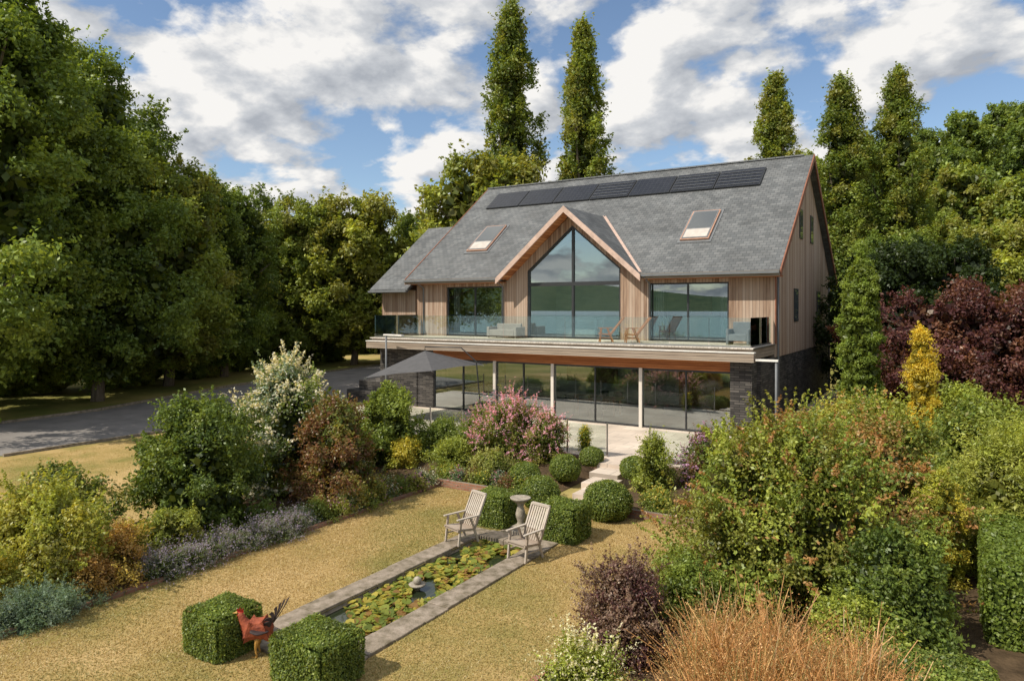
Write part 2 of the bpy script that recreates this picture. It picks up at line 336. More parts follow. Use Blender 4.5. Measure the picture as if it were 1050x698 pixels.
bed('flower_bed',-7.9,-3,17.0,20.95,lambda x,y:.05+.42*sm((y-17)/3.6))
bed('flower_bed',-4.95,6,5,16.9,lambda x,y:.06)
ed=[]
def edge(p,q,zc=.03,h=.12):
    p=Vector((*p,zc));q=Vector((*q,zc)); ed.append(beam(p,q,.1,h))
edge((-13.04,2),(-13.04,16.9)); edge((-5.0,5),(-5.0,16.9))
multi('brick_edging',None,ed,REDBR)
ed=[]; edge((-13.1,16.9),(-9.3,16.9),.1,.24); edge((-7.75,16.9),(-4.94,16.9),.1,.24)
multi('low_brick_wall',None,ed,REDBR)
# ------------------------------------------------------------ pond
pe=empty('garden_pond')
WX0,WX1,PY0,PY1=-9.32,-8.0,7.75,13.6
mesh('water_surface',[(WX0,PY0,-.07),(WX1,PY0,-.07),(WX1,PY1,-.07),(WX0,PY1,-.07)],[(0,1,2,3)],WATER,pe)
rg=random.Random(21); sl_=[]
def flags(x0,x1,y0,y1,ln):
    y=y0
    while y<y1-.05:
        y2=min(y1,y+ln*rg.uniform(.75,1.25)); z=.045+rg.uniform(0,.014); dx=rg.uniform(-.012,.012)
        sl_.append(bx(x0+dx,x1+dx,y+.006,y2-.006,-.3,z)); y=y2
flags(-9.78,WX0-.012,7.3,14.1,.75); flags(WX1+.012,-7.52,7.3,14.1,.75)
sl_.append(bx(WX0+.01,(WX0+WX1)/2-.01,7.3,PY0,-.3,.05)); sl_.append(bx((WX0+WX1)/2,WX1-.01,7.3,PY0,-.3,.045))
sl_.append(bx(WX0+.01,(WX0+WX1)/2-.01,PY1,14.1,-.3,.05)); sl_.append(bx((WX0+WX1)/2,WX1-.01,PY1,14.1,-.3,.045))
multi('coping_stones',pe,sl_,COPING,.008)
vs=[];fs=[];rng=np.random.default_rng(5); pc=[]
for i in range(1500):
    x=rng.uniform(WX0+.05,WX1-.05); y=rng.uniform(PY0+.05,PY1-.05)
    if (math.sin(x*5+y*2.1)+math.sin(y*3.3+1))<-1.05: continue
    r=rng.uniform(.035,.10); k=len(vs); a0=rng.uniform(0,6.28); z=-.065+rng.uniform(0,.06); tx,ty=rng.normal(0,.22,2)
    for j in range(8):
        a=a0+.25+j*(6.283-.5)/7; vs.append((x+r*math.cos(a),y+r*math.sin(a),z+r*(tx*math.cos(a)+ty*math.sin(a))+.006))
    vs.append((x,y,z)); fs.append(tuple(range(k,k+9)))
    pc.append([(.34,.31,.05),(.46,.39,.07),(.20,.25,.04),(.28,.16,.05),(.13,.17,.03),(.25,.29,.05)][rng.integers(0,6)])
o=mesh('lily_pads',vs,fs,LEAF,pe); at=o.data.color_attributes.new('tint','FLOAT_COLOR','POINT')
for i,c in enumerate(pc):
    for j in range(9): at.data[i*9+j].color=(*c,1)
def lathe(name,parent,x,y,z,pr,mat,seg=20,sq=False):
    v=[];f=[]
    for (r,h) in pr:
        for j in range(seg):
            a=2*math.pi*(j+.5)/seg; c,s=math.cos(a),math.sin(a)
            if sq: m_=max(abs(c),abs(s)); c/=m_; s/=m_
            v.append((x+r*c,y+r*s,z+h))
    for i in range(len(pr)-1):
        for j in range(seg):
            a=i*seg+j;b=i*seg+(j+1)%seg; f.append((a,b,b+seg,a+seg))
    f.append(tuple(range(seg))[::-1]); f.append(tuple(range((len(pr)-1)*seg,len(pr)*seg)))
    return mesh(name,v,f,mat,parent,not sq)
STN=pmat('garden_stone',[(.3,(.22,.19,.15)),(.7,(.42,.38,.31))],scale=9,rough=.9,bump=.6,bscale=40)
fo=empty('pond_fountain'); lathe('bowl',fo,-8.7,10.6,-.1,[(.05,0),(.06,.08),(.15,.11),(.17,.14),(.1,.14)],STN); lathe('ball',fo,-8.7,10.6,.03,[(.03,0),(.07,.03),(.085,.07),(.07,.12),(.02,.15)],STN)
sd=empty('stone_birdbath'); X,Y=-8.66,14.35
lathe('plinth',sd,X,Y,0,[(.22,0),(.22,.1),(.17,.12),(.17,.18)],STN,4,True)
lathe('baluster',sd,X,Y,.18,[(.11,0),(.09,.04),(.07,.1),(.11,.22),(.12,.28),(.09,.4),(.07,.46),(.09,.52),(.12,.55)],STN)
lathe('basin',sd,X,Y,.73,[(.12,0),(.19,.05),(.24,.09),(.25,.12),(.22,.12),(.14,.08)],STN)
st=empty('garden_steps')
cx=[-8.35,-8.45,-8.6,-8.75,-8.9,-9.0]; yy=[16.7,17.5,18.35,19.2,20.05,20.9]
for i in range(5):
    box('tread_%d'%i,st,cx[i]-.45,cx[i]+.45,yy[i],yy[i+1]+.03,0,.1+.11*i,PAVE)
sheet('garden_path',[(-9.2,14.1),(-8.1,14.1),(-7.9,15.4),(-7.85,16.7),(-8.85,16.7),(-8.9,15.4)],.02,COPING)
# ------------------------------------------------------------ terrace
te=empty('terrace')
box('paving',te,-24.8,-3.2,21,45.5,-.1,.5,PAVE)
mesh('front_wall_facing',bx(-24.8,-3.2,20.9,20.997,-.1,.46),BF,REDBR,te)
gf=empty('glass_fence'); ps=[];gl=[]
x=-24
while x<-3.4:
    ps.append(bx(x-.02,x+.02,21.15,21.19,.5,1.6))
    x2=x+1.45
    if not(-10.2<x<-9.4): gl.append(bx(x+.05,x2-.05,21.17,21.18,.6,1.5))
    x=x2
multi('posts',gf,ps,STEEL); multi('panels',gf,gl,BGLASS)
# ------------------------------------------------------------ house
H=empty('timber_clad_house')
XL,XR,YF,YB=-24.9,-6.15,30.3,45.3
ZF=3.85
segs=[(XL,-22.9),(-19.3,-17.9),(-12.95,-11.6),(-8.04,XR)]
multi('front_cladding',H,[bx(a,b,YF,YF+.3,ZF,7.1) for a,b in segs]+[bx(-22.9,-19.3,YF,YF+.3,6.42,7.1),bx(-11.6,-8.04,YF,YF+.3,6.42,7.1)],CLAD)
GC=-15.42
for s in(-1,1):
    prism('gable_cladding',[(GC+s*3.2,YF,7.1),(GC+s*2.48,YF,7.1),(GC+s*2.48,YF,7.15),(GC,YF,9.25),(GC,YF,9.8)],(0,.3,0),CLAD,H)
def gable_end(nm,x,th,zb):
    return prism(nm,[(x,YF+.302 if zb>3.5 else YF,zb),(x,YB,zb),(x,YB,7.05),(x,37.8,12.62),(x,YF+.302,7.1)],(th,0,0),CLAD,H)
gable_end('right_gable_cladding',XR,-.3,3.3)
gable_end('left_gable_cladding',XL,.3,.5)
box('rear_wall',H,XL,XR,YB,YB+.3,.5,7.1,CLAD)
SL=(12.9-6.85)/(37.8-29.7)
RL,RR=XL-.3,XR+.3
zr=lambda y:6.85+SL*(y-29.7)
front=[(RL,29.7,6.85),(GC-3.66,29.7,6.85),(GC,29.7+3.2/SL,10.05),(GC+3.66,29.7,6.85),(RR,29.7,6.85),(RR,37.8,12.9),(RL,37.8,12.9)]
prism('roof_slope_front',front,(0,0,-.2),SLATE,H)
prism('roof_slope_rear',[(RL,37.803,12.9),(RR,37.803,12.9),(RR,45.9,6.85),(RL,45.9,6.85)],(0,0,-.2),SLATE,H)
multi('ridge_tiles',H,[beam((RL+.01+i*.45,37.8,12.92),(RL+.44+i*.45,37.8,12.92),.24,.07) for i in range(int((RR-RL)/.45))],LEAD)
for s in(-1,1):
    prism('gable_roof',[(GC,29.45,10.055),(GC+s*3.72,29.45,6.82),(GC+s*3.72,29.72,6.82),(GC,29.8+3.2/SL,10.055)],(0,0,-.16),SLATEG,H)
    multi('barge_board',H,[[Vector(q) for q in ((GC,29.38,9.78),(GC,29.448,9.78),(GC+s*3.78,29.448,6.49),(GC+s*3.78,29.38,6.49),(GC,29.38,10.07),(GC,29.448,10.07),(GC+s*3.78,29.448,6.78),(GC+s*3.78,29.38,6.78))]],PINKB)
    prism('gable_soffit',[(GC,29.45,9.88),(GC+s*3.6,29.45,6.74),(GC+s*3.6,YF,6.74),(GC,YF,9.88)],(0,0,-.03),CEDAR,H)
    multi('valley_flashing',H,[beam((GC+s*3.66,29.75,6.90),(GC,29.7+3.2/SL,10.09),.16,.03)],PINKB if s>0 else LEAD)
VERGE=flat('verge_board',(.24,.10,.06),v=.2)
for x in (RR,RL-.05):
    for (ya,za,yb_,zb_) in((29.68,6.85,37.8,12.9),(45.92,6.85,37.8,12.9)):
        prism('verge',[(x,ya,za+.02),(x,yb_,zb_+.02),(x,yb_,zb_-.28),(x,ya,za-.28)],(.05,0,0),VERGE,H)
box('eaves_fascia_left',H,RL,GC-3.72,29.6,29.697,6.6,6.82,FASC); box('eaves_fascia_right',H,GC+3.72,RR,29.6,29.697,6.6,6.82,FASC)
box('gutter_left',H,RL,GC-3.75,29.47,29.597,6.7,6.8,LEAD); box('gutter_right',H,GC+3.75,RR,29.47,29.597,6.7,6.8,LEAD)
box('soffit_left',H,RL,GC-3.72,29.7,YF-.002,6.58,6.63,CEDAR); box('soffit_right',H,GC+3.72,RR,29.7,YF-.002,6.58,6.63,CEDAR)
tubeobj('downpipes',H,[([(GC+3.9,29.53,6.7),(GC+3.9,YF-.06,6.4),(GC+3.9,YF-.06,ZF)],[.04]*3),([(GC-3.9,29.53,6.7),(GC-3.9,YF-.06,6.4),(GC-3.9,YF-.06,ZF)],[.04]*3),([(XR+.07,30.5,6.8),(XR+.07,30.5,.5)],[.04]*2),([(XR+.07,44.5,6.8),(XR+.07,44.5,.5)],[.04]*2),([(XL+.5,29.53,6.7),(XL+.5,YF-.06,6.4),(XL+.5,YF-.06,ZF)],[.04]*3)],LEAD)
def window(nm,x0,x1,z0,z1,y,mull,fr=.07):
    it=[bx(x0,x1,y,y+.1,z0,z0+fr),bx(x0,x1,y,y+.1,z1-fr,z1),bx(x0,x0+fr,y+.002,y+.098,z0+fr,z1-fr),bx(x1-fr,x1,y+.002,y+.098,z0+fr,z1-fr)]
    for m_ in mull: it.append(bx(m_-.035,m_+.035,y+.003,y+.097,z0+fr,z1-fr))
    multi(nm+'_frame',H,it,DARKF)
    mesh(nm+'_glass',[(x0+fr,y+.05,z0+fr),(x1-fr,y+.05,z0+fr),(x1-fr,y+.05,z1-fr),(x0+fr,y+.05,z1-fr)],[(0,1,2,3)],GLASS,H)
window('left_slider',-22.9,-19.3,ZF+.02,6.42,YF+.08,[-21.1])
window('right_slider',-11.6,-8.04,ZF+.02,6.42,YF+.08,[-9.82])
x0,x1=GC-2.48,GC+2.48
G=[(x0,ZF+.02),(x1,ZF+.02),(x1,7.15),(GC,9.25),(x0,7.15)]
mesh('gable_glass',[(a,YF+.14,b) for a,b in G],[(0,1,2,3,4)],GLASS,H)
fy=YF+.1; fr=[bx(x0,x1,fy-.05,fy+.09,ZF+.02,ZF+.1),bx(x0,x0+.09,fy-.048,fy+.088,ZF+.1,7.15),bx(x1-.09,x1,fy-.048,fy+.088,ZF+.1,7.15),bx(GC-.05,GC+.05,fy-.046,fy+.086,ZF+.1,9.2),bx(x0+.09,GC-.05,fy-.044,fy+.084,6.38,6.56),bx(GC+.05,x1-.09,fy-.044,fy+.084,6.38,6.56)]
for s in(-1,1): fr.append(beam((GC+s*2.47,fy+.02,7.1),(GC,fy+.02,9.2),.13,.09,(0,0,1)))
multi('gable_frame',H,fr,DARKF)
GY=27.2
box('deck_slab',H,-24.8,-6.2,26.65,YF-.003,3.42,3.80,FASC)
box('deck_boards',H,-24.85,-6.15,26.55,YF-.003,3.80,ZF,DECKM)
box('canopy_fascia',H,-24.9,-6.1,26.35,26.648,3.34,3.66,FASC)
box('canopy_cap',H,-24.92,-6.08,26.32,26.646,3.662,3.70,WHITE)
box('cedar_header',H,-21.3,-7.1,GY-.06,GY+.1,2.9,3.418,CEDAR)
box('stone_pier_right',H,-7.098,-6.3,GY-.25,GY+.6,.5,3.416,STONE)
box('stone_pier_left',H,-24.7,-21.3,GY-.05,GY+.3,.5,3.416,STONE)
box('stone_side_wall',H,-6.5,XR-.02,GY+.6,YB,.5,3.298,STONE)
box('stone_left_wall',H,-24.85,-24.6,GY+.3,YF-.01,.5,3.416,STONE)
it=[bx(-21.3,-7.1,GY,GY+.1,.5,.58),bx(-21.3,-7.1,GY,GY+.1,2.82,2.898)]
gx=[-21.3,-19.6,-17.8,-16.3,-14.8,-12.8,-10.75,-8.9,-7.15]
for a in gx: it.append(bx(a,a+.05,GY+.002,GY+.098,.58,2.82))
multi('ground_glazing_frame',H,it,DARKF)
for a,b in zip(gx,gx[1:]): mesh('ground_glass',[(a+.05,GY+.05,.58),(b,GY+.05,.58),(b,GY+.05,2.82),(a+.05,GY+.05,2.82)],[(0,1,2,3)],GLASS,H)
multi('glazing_posts',H,[bx(a-.04,a+.09,GY-.08,GY-.002,.5,2.898) for a in(-17.8,-14.8,-10.75)],OFFW)
WOOD=flat('interior_floor',(.42,.33,.24))
box('interior_floor_ground',H,-24.5,-6.5,GY+.12,36,.502,.53,WOOD)
box('interior_back_wall_ground',H,-24.5,-6.5,32.5,32.6,.53,3.4,OFFW)
box('first_floor_slab',H,XL+.31,XR-.31,YF+.002,YB,3.42,ZF-.01,WOOD)
box('interior_back_wall',H,XL+.31,XR-.31,34.4,34.5,ZF,8.9,OFFW)
box('interior_partition_a',H,-18.6,-18.5,YF+.31,34.4,ZF,6.8,OFFW); box('interior_partition_b',H,-12.3,-12.2,YF+.31,34.4,ZF,6.8,OFFW)
box('ceiling_left',H,XL+.31,-18.5,YF+.31,34.4,6.8,6.85,OFFW); box('ceiling_right',H,-12.2,XR-.31,YF+.31,34.4,6.8,6.85,OFFW)
cu=[]
for a in(-22.7,-19.75,-11.4,-8.5):
    for i in range(6): cu.append(bx(a+i*.06,a+i*.06+.045,YF+.45+.04*(i%2),YF+.5+.04*(i%2),ZF+.02,6.5))
multi('curtains',H,cu,CURT)
multi('interior_sofas',H,[bx(-17.2,-15,32,32.9,ZF,ZF+.45),bx(-17.2,-15,32.9,33.1,ZF,ZF+.9),bx(-20,-17.6,30,31,.53,1.0),bx(-20,-17.6,31,31.25,.53,1.4),bx(-11,-9,30.5,31.3,.53,.95)],CURT,.04)
multi('interior_table',H,[bx(-15,-12.6,29,30,1.22,1.28)]+[bx(a,a+.08,b,b+.08,.53,1.22) for a in(-14.9,-12.8) for b in(29.1,29.8)],BROWNW)
multi('interior_chairs',H,[bx(a,a+.45,b,b+.45,.93,.98) for a in(-14.8,-14.1,-13.4) for b in(28.4,30.1)]+[bx(a,a+.45,b,b+.05,.53,1.45) for a in(-14.8,-14.1,-13.4) for b in(28.35,30.55)],DARKF)
multi('interior_shelves',H,[bx(-23,-20.5,32.1,32.45,.53,2.6),bx(-10.8,-8.5,32.1,32.45,.53,2.4)],BROWNW)
multi('interior_pictures',H,[bx(-11,-9.9,34.33,34.38,5,5.9),bx(-22,-20.6,34.33,34.38,5,5.9),bx(-16.8,-14,32.42,32.48,1.6,2.6)],REDSO)
def onroof(x,y,off=0): return Vector((x,y,zr(y)))+Vector((0,-SL,1)).normalized()*off
def rooftile(nm,x0,x1,y0,y1,o0,o1,mat):
    q=[onroof(x0,y0,o0),onroof(x1,y0,o0),onroof(x1,y1,o0),onroof(x0,y1,o0)]+[onroof(x0,y0,o1),onroof(x1,y0,o1),onroof(x1,y1,o1),onroof(x0,y1,o1)]
    return mesh(nm,q,BF,mat,H)
SKYG,nt,o_=newmat('skylight_glass'); b=N(nt,'ShaderNodeBsdfPrincipled'); setin(b,Roughness=.03); b.inputs['Base Color'].default_value=(.09,.10,.105,1); b.inputs['Specular IOR Level'].default_value=1; nt.links.new(b.outputs[0],o_.inputs[0])
for xc in(-21.9,-9.95):
    w=.66;y0,y1=31.7,33.75
    rooftile('skylight_flashing',xc-w-.12,xc+w+.12,y0-.12,y1+.12,.005,.03,LEAD)
    rooftile('skylight_frame',xc-w,xc+w,y0,y1,.031,.11,SKYF)
    rooftile('skylight_sash',xc-w+.06,xc+w-.06,y0+.06,y1-.06,.111,.13,LEAD)
    rooftile('skylight_pane_upper',xc-w+.12,xc+w-.12,y0+.78,y1-.14,.132,.138,SKYG)
    rooftile('skylight_pane_lower',xc-w+.12,xc+w-.12,y0+.12,y0+.68,.132,.137,CURT)
PW=16.0/7
for i in range(7):
    a=-23.9+i*PW
    rooftile('solar_frame_%d'%i,a+.03,a+PW-.03,35.55,37.0,.03,.09,DARKF)
    rooftile('solar_cells_%d'%i,a+.07,a+PW-.07,35.58,36.97,.092,.096,PANEL)
    if i in(3,5,6):
        for k in range(5): rooftile('solar_louvre',a+.1,a+PW-.1,35.7+k*.26,35.72+k*.26,.1,.12,LEAD)
def sidewin(ya,yb_,za,zb_):
    x=XR+.01
    multi('side_window_frame',H,[bx(x-.05,x+.03,ya,yb_,za,zb_)],DARKF); multi('side_window_glass',H,[bx(x+.031,x+.034,ya+.06,yb_-.06,za+.06,zb_-.06)],SKYG)
sidewin(35.6,36.4,8.6,10.0); sidewin(38.6,39.4,8.6,10.0); sidewin(34.2,35.2,4.7,6.2); sidewin(40.6,41.6,4.7,6.2)
prism('left_wing_roof',[(-28.0,29.9,6.35),(-25.25,29.9,6.35),(-25.25,35.2,10.3),(-28.0,35.2,10.3)],(0,0,-.2),SLATE,H)
prism('left_wing_roof_rear',[(-28.0,35.203,10.3),(-25.25,35.203,10.3),(-25.25,40.6,6.35),(-28.0,40.6,6.35)],(0,0,-.2),SLATE,H)
box('left_wing_wall',H,-27.7,-25.22,30.6,40,0,6.3,CLAD)
prism('left_wing_gable',[(-27.7,30.7,6.3),(-27.7,39.9,6.3),(-27.7,35.2,10.0)],(.2,0,0),CLAD,H)
box('left_wing_gutter',H,-28.0,-25.25,29.75,29.9,6.18,6.28,LEAD)
pts=[(-24.7,YF-.1),(-24.7,26.75),(-6.3,26.75),(-6.3,YF-.1)]
gl=[];cap=[]
for a,b in zip(pts,pts[1:]):
    a=Vector((*a,0));b=Vector((*b,0)); L_=(b-a).length; n=max(1,round(L_/1.55)); d=(b-a)/n
    for i in range(n):
        p=a+d*i+d*.012; q=a+d*(i+1)-d*.012
        gl.append(beam(p+Vector((0,0,ZF+.57)),q+Vector((0,0,ZF+.57)),.015,1.06))
    cap.append(beam(a+Vector((0,0,ZF+.035)),b+Vector((0,0,ZF+.035)),.05,.06))
multi('balustrade_glass',H,gl,BGLASS); multi('balustrade_channel',H,cap,STEEL)
box('corner_board_right',H,XR-.02,XR+.03,YF-.03,YF+.12,ZF,6.6,VERGE)
# ------------------------------------------------------------ furniture
def slat_chair(name,x,y,z,rot,mat,s=1,recl=.36):
    it=[]
    for i in range(7): it.append(beam((-.25,.02+i*.075,.40-.01*i),(.25,.02+i*.075,.40-.01*i),.055,.02))
    for i in range(7):
        xx=-.21+i*.07; it.append(beam((xx,.50,.36),(xx,.50+recl,1.08),.045,.018,(0,1,0)))
    for xx in(-.27,.27):
        it.append(beam((xx,.0,.38),(xx,.52,.33),.035,.05)); it.append(beam((xx,.49,.30),(xx,.5+recl,1.1),.035,.05,(0,1,0)))
        it.append(beam((xx,.03,0),(xx,.10,.62),.04,.05,(0,1,0))); it.append(beam((xx,.62,0),(xx,.38,.62),.04,.05,(0,1,0)))
        it.append(beam((xx,-.02,.63),(xx,.62,.64),.06,.025)); it.append(beam((xx,.1,.2),(xx,.55,.2),.03,.03))
    it.append(beam((-.27,.5+recl,1.1),(.27,.5+recl,1.1),.05,.07,(0,1,0))); it.append(beam((-.27,.03,.36),(.27,.03,.36),.03,.06)); it.append(beam((-.27,.5,.34),(.27,.5,.34),.03,.06))
    o=multi(name,None,it,mat); o.location=(x,y,z); o.rotation_euler=(0,0,rot); o.scale=(s,s,s); return o
slat_chair('wooden_garden_chair',-9.5,12.75,.055,math.radians(-18),TEAK,.92)
slat_chair('wooden_garden_chair',-7.72,12.6,.055,math.radians(-12),TEAK,.92)
slat_chair('wooden_deck_chair',-13.0,28.1,ZF,math.radians(-60),BROWNW,.95,.6)
slat_chair('wooden_deck_chair',-11.8,28.1,ZF,math.radians(-60),BROWNW,.95,.6)
so=multi('outdoor_sofa',None,[bx(-19.3,-17.9,29.0,29.7,ZF+.1,ZF+.42),bx(-19.3,-17.9,29.7,29.85,ZF+.1,ZF+.7),bx(-19.45,-19.3,29.0,29.85,ZF+.1,ZF+.55),bx(-17.9,-17.75,29.0,29.85,ZF+.1,ZF+.55)]+[bx(a,a+.06,b,b+.06,ZF,ZF+.1) for a in(-19.4,-17.86) for b in(29.05,29.75)],flat('rattan_grey',(.30,.27,.24)),.02)
ch=multi('outdoor_armchair',None,[bx(-7.6,-6.9,28.6,29.3,ZF+.15,ZF+.42),bx(-7.6,-6.9,29.3,29.42,ZF+.15,ZF+.9),bx(-7.7,-7.6,28.6,29.42,ZF+.0,ZF+.62),bx(-6.9,-6.8,28.6,29.42,ZF+.0,ZF+.62)],LEAD,.02)
def dining(x,y,z):
    e=empty('patio_table',(x,y,z))
    lathe('top',e,0,0,.7,[(.5,0),(.52,.02),(.5,.04)],DARKF,24); lathe('pedestal',e,0,0,0,[(.25,0),(.25,.03),(.04,.05),(.04,.7)],DARKF,12)
dining(-5.0,26.2,.5)
for a in range(3):
    an=a*2.1; slat_chair('patio_chair',-5.0+.9*math.cos(an),26.0+.9*math.sin(an),.5,an-math.pi/2,DARKF,.85,.15)
# cantilever parasol: canopy tilted down to the left
pa=empty('cantilever_parasol'); px,py=-19.6,24.4; hw=1.85
def tl(x,y,z): return (x,y,z+(x-px)*.13)
ap=tl(px,py,3.45); cs=[tl(px-hw,py-hw,2.55),tl(px+hw,py-hw,2.55),tl(px+hw,py+hw,2.55),tl(px-hw,py+hw,2.55)]
vs=[ap]+cs; mids=[tuple((Vector(cs[i])+Vector(cs[(i+1)%4]))/2+Vector((0,0,.05))) for i in range(4)]
vs+=mids; fs=[]
for i in range(4): fs+=[(0,1+i,5+i),(0,5+i,1+(i+1)%4)]
mesh('canopy',vs,fs,FABR,pa)
multi('ribs',pa,[beam(Vector(ap)-Vector((0,0,.04)),Vector(c)-Vector((0,0,.04)),.025,.03) for c in cs],STEEL)
tubeobj('mast',pa,[([(px+2.3,py+1.0,.5),(px+2.1,py+.9,3.0),(px+1.5,py+.6,3.6),(px,py,3.62),(px,py,3.42)],[.03,.03,.028,.025,.02])],DARKF)
lathe('base',pa,px+2.3,py+1.0,.5,[(.45,0),(.45,.08),(.1,.1)],DARKF,4,True)
def lamp(x,y,z,h,dx,dy):
    e=empty('outdoor_lamp_post'); 
    tubeobj('pole',e,[([(x,y,z),(x,y,z+h)],[.05,.045])],LEAD)
    multi('arm',e,[beam((x-dx*.1,y-dy*.1,z+h+.03),(x+dx,y+dy,z+h+.03),.16,.07)],WHITE)
    lathe('foot',e,x,y,z,[(.12,0),(.12,.04),(.06,.07)],DARKF,12)
lamp(-5.35,26.5,.5,2.9,-.7,0)
lamp(-23.1,25.8,.5,3.5,1.2,-.2)
multi('stone_planter',None,[bx(-27.5,-25.3,27.6,29.6,0,1.0),bx(-26.9,-25.3,27.9,29.6,1.0,1.5)],STONE,.02)
def skinobj(name,parent,pts,edges,rad,mat,lv=2):
    me=bpy.data.meshes.new(name); me.from_pydata(pts,edges,[]); o=obj(name,me,parent); me.materials.append(mat)
    md=o.modifiers.new('s','SKIN')
    for v,r in zip(me.skin_vertices[0].data,rad): v.radius=(r,r) if not isinstance(r,tuple) else r
    me.skin_vertices[0].data[0].use_root=True
    s=o.modifiers.new('u','SUBSURF'); s.levels=lv; s.render_levels=lv
    return o
RUST=pmat('painted_rust',[(.3,(.17,.04,.022)),(.7,(.40,.10,.045))],scale=14,rough=.7,bump=.5)
DTAIL=flat('dark_feather',(.05,.035,.035),v=.4); COMB=flat('comb_red',(.42,.03,.02)); YEL=flat('beak_yellow',(.45,.25,.06))
ro=empty('rooster_sculpture',(-9.0,7.18,.01)); ro.rotation_euler=(0,0,math.radians(215)); ro.scale=(1.1,1.1,1.1)
skinobj('body',ro,[(0,0,.34),(.12,0,.37),(.2,0,.46),(.235,0,.56),(.27,0,.6),(-.12,0,.38),(-.2,0,.45)],[(0,1),(1,2),(2,3),(3,4),(0,5),(5,6)],[(.13,.15),(.115,.13),.07,.048,.035,(.1,.1),(.045,.06)],RUST)
skinobj('legs',ro,[(0,.0,.28),(0,.07,.24),(.02,.07,.12),(0,.07,.01),(.08,.07,.01),(0,-.07,.24),(.02,-.07,.12),(0,-.07,.01),(.08,-.07,.01)],[(0,1),(1,2),(2,3),(3,4),(0,5),(5,6),(6,7),(7,8)],[.05,.045,.017,.015,.012,.045,.017,.015,.012],YEL,1)
vs=[];fs=[]
for k in range(7):
    a=math.radians(60+k*14); w=.035; dy=(k-3)*.016
    for s in range(6):
        t=s/5; r=.32*t; aa=a+t*.55; q=Vector((-.17-r*math.cos(aa-1.0)*.8,dy*(1+t),.42+r*math.sin(aa)*1.05)); 
        vs+=[q+Vector((.5*w,0,-w*(1-t*.5))),q+Vector((-.5*w,.004,w*(1-t*.5)))]
    b0=k*12
    for s in range(5): fs.append((b0+s*2,b0+s*2+1,b0+s*2+3,b0+s*2+2))
o=mesh('tail_feathers',vs,fs,DTAIL,ro); sd_=o.modifiers.new('t','SOLIDIFY'); sd_.thickness=.01
mesh('comb',[(.2,0,.6),(.21,0,.67),(.235,0,.635),(.25,0,.685),(.27,0,.64),(.29,0,.67),(.3,0,.62),(.27,.012,.6),(.27,-.012,.6)],[(0,1,2,3,4,5,6,7),(0,8,6,5,4,3,2,1)],COMB,ro)
mesh('beak',[(.29,.018,.6),(.29,-.018,.6),(.29,0,.625),(.36,0,.595)],[(0,1,2),(0,1,3),(1,2,3),(2,0,3)],YEL,ro)
mesh('wattle',[(.28,.01,.585),(.3,0,.58),(.28,-.01,.585),(.285,0,.53)],[(0,1,2),(0,1,3),(1,2,3),(2,0,3)],COMB,ro)
for s in(-1,1): skinobj('wing',ro,[(.08,s*.125,.4),(-.04,s*.14,.37),(-.17,s*.1,.38)],[(0,1),(1,2)],[(.05,.02),(.075,.025),(.02,.01)],DTAIL,2)
# ------------------------------------------------------------ clipped hedges
def boxhedge(name,x,y,sx,sy,h,n,leaf,cols,rot=0,z=0,seed=1):
    rng=np.random.default_rng(seed)
    hs=np.array([sx/2,sy/2,h/2]); area=np.array([sy*h,sx*h,sx*sy]); p=np.repeat(area,2).astype(float); p/=p.sum()
    f=rng.choice(6,n,p=p); U=rng.uniform(-1,1,(n,3)); D=np.zeros((n,3))
    for k in range(6):
        m_=f==k; U[m_,k//2]=1 if k%2 else -1; D[m_,k//2]=1 if k%2 else -1
    l=np.abs(U)**12; U=U/(l.sum(1)**(1/12))[:,None]
    P=U*hs; P+=D*(np.abs(rng.normal(0,.022,n))+.02*np.sin(P[:,0]*7+P[:,2]*5)*np.cos(P[:,1]*6))[:,None]; P[:,2]+=h/2
    V=leafquads(P,D*1.0+np.array([0,0,.3]),leaf,rng,.6,.7); pat=(np.sin(P[:,0]*5+1)*np.sin(P[:,1]*6)*np.sin(P[:,2]*7))
    col=mixcol(cols,rng,n)*rng.uniform(.65,1.35,n)[:,None]*(1+.3*pat)[:,None]
    o=obj(name,quads(name,V,np.clip(col,0,1),LEAF)); o.location=(x,y,z); o.rotation_euler=(0,0,rot)
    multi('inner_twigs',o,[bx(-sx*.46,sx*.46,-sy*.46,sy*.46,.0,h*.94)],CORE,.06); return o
def ball(name,x,y,r,n,leaf,cols,z=0,seed=1,fl=.85):
    rng=np.random.default_rng(seed); D=nrm(rng.normal(0,1,(n,3))); P=D*r*(1+rng.normal(0,.035,n)+.05*np.sin(D[:,0]*5+seed)*np.cos(D[:,1]*6))[:,None]; P[:,2]=P[:,2]*fl+r*fl*.85
    P[:,2]=np.maximum(P[:,2],.01)
    V=leafquads(P,D+np.array([0,0,.3]),leaf,rng,.6,.7); col=mixcol(cols,rng,n)*rng.uniform(.65,1.35,n)[:,None]
    o=obj(name,quads(name,V,np.clip(col,0,1),LEAF)); o.location=(x,y,z)
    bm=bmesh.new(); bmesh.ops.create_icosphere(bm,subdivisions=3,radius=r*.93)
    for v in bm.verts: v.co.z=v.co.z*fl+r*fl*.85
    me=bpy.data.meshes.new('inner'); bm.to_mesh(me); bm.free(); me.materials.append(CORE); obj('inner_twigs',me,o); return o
BX=[(.16,.22,.04),(.24,.29,.055),(.11,.16,.03)]
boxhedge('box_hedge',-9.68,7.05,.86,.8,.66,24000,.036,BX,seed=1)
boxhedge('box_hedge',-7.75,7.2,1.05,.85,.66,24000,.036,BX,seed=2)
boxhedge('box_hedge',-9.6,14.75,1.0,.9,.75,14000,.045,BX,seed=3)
boxhedge('box_hedge',-7.65,14.6,1.0,.9,.8,14000,.045,BX,seed=4)
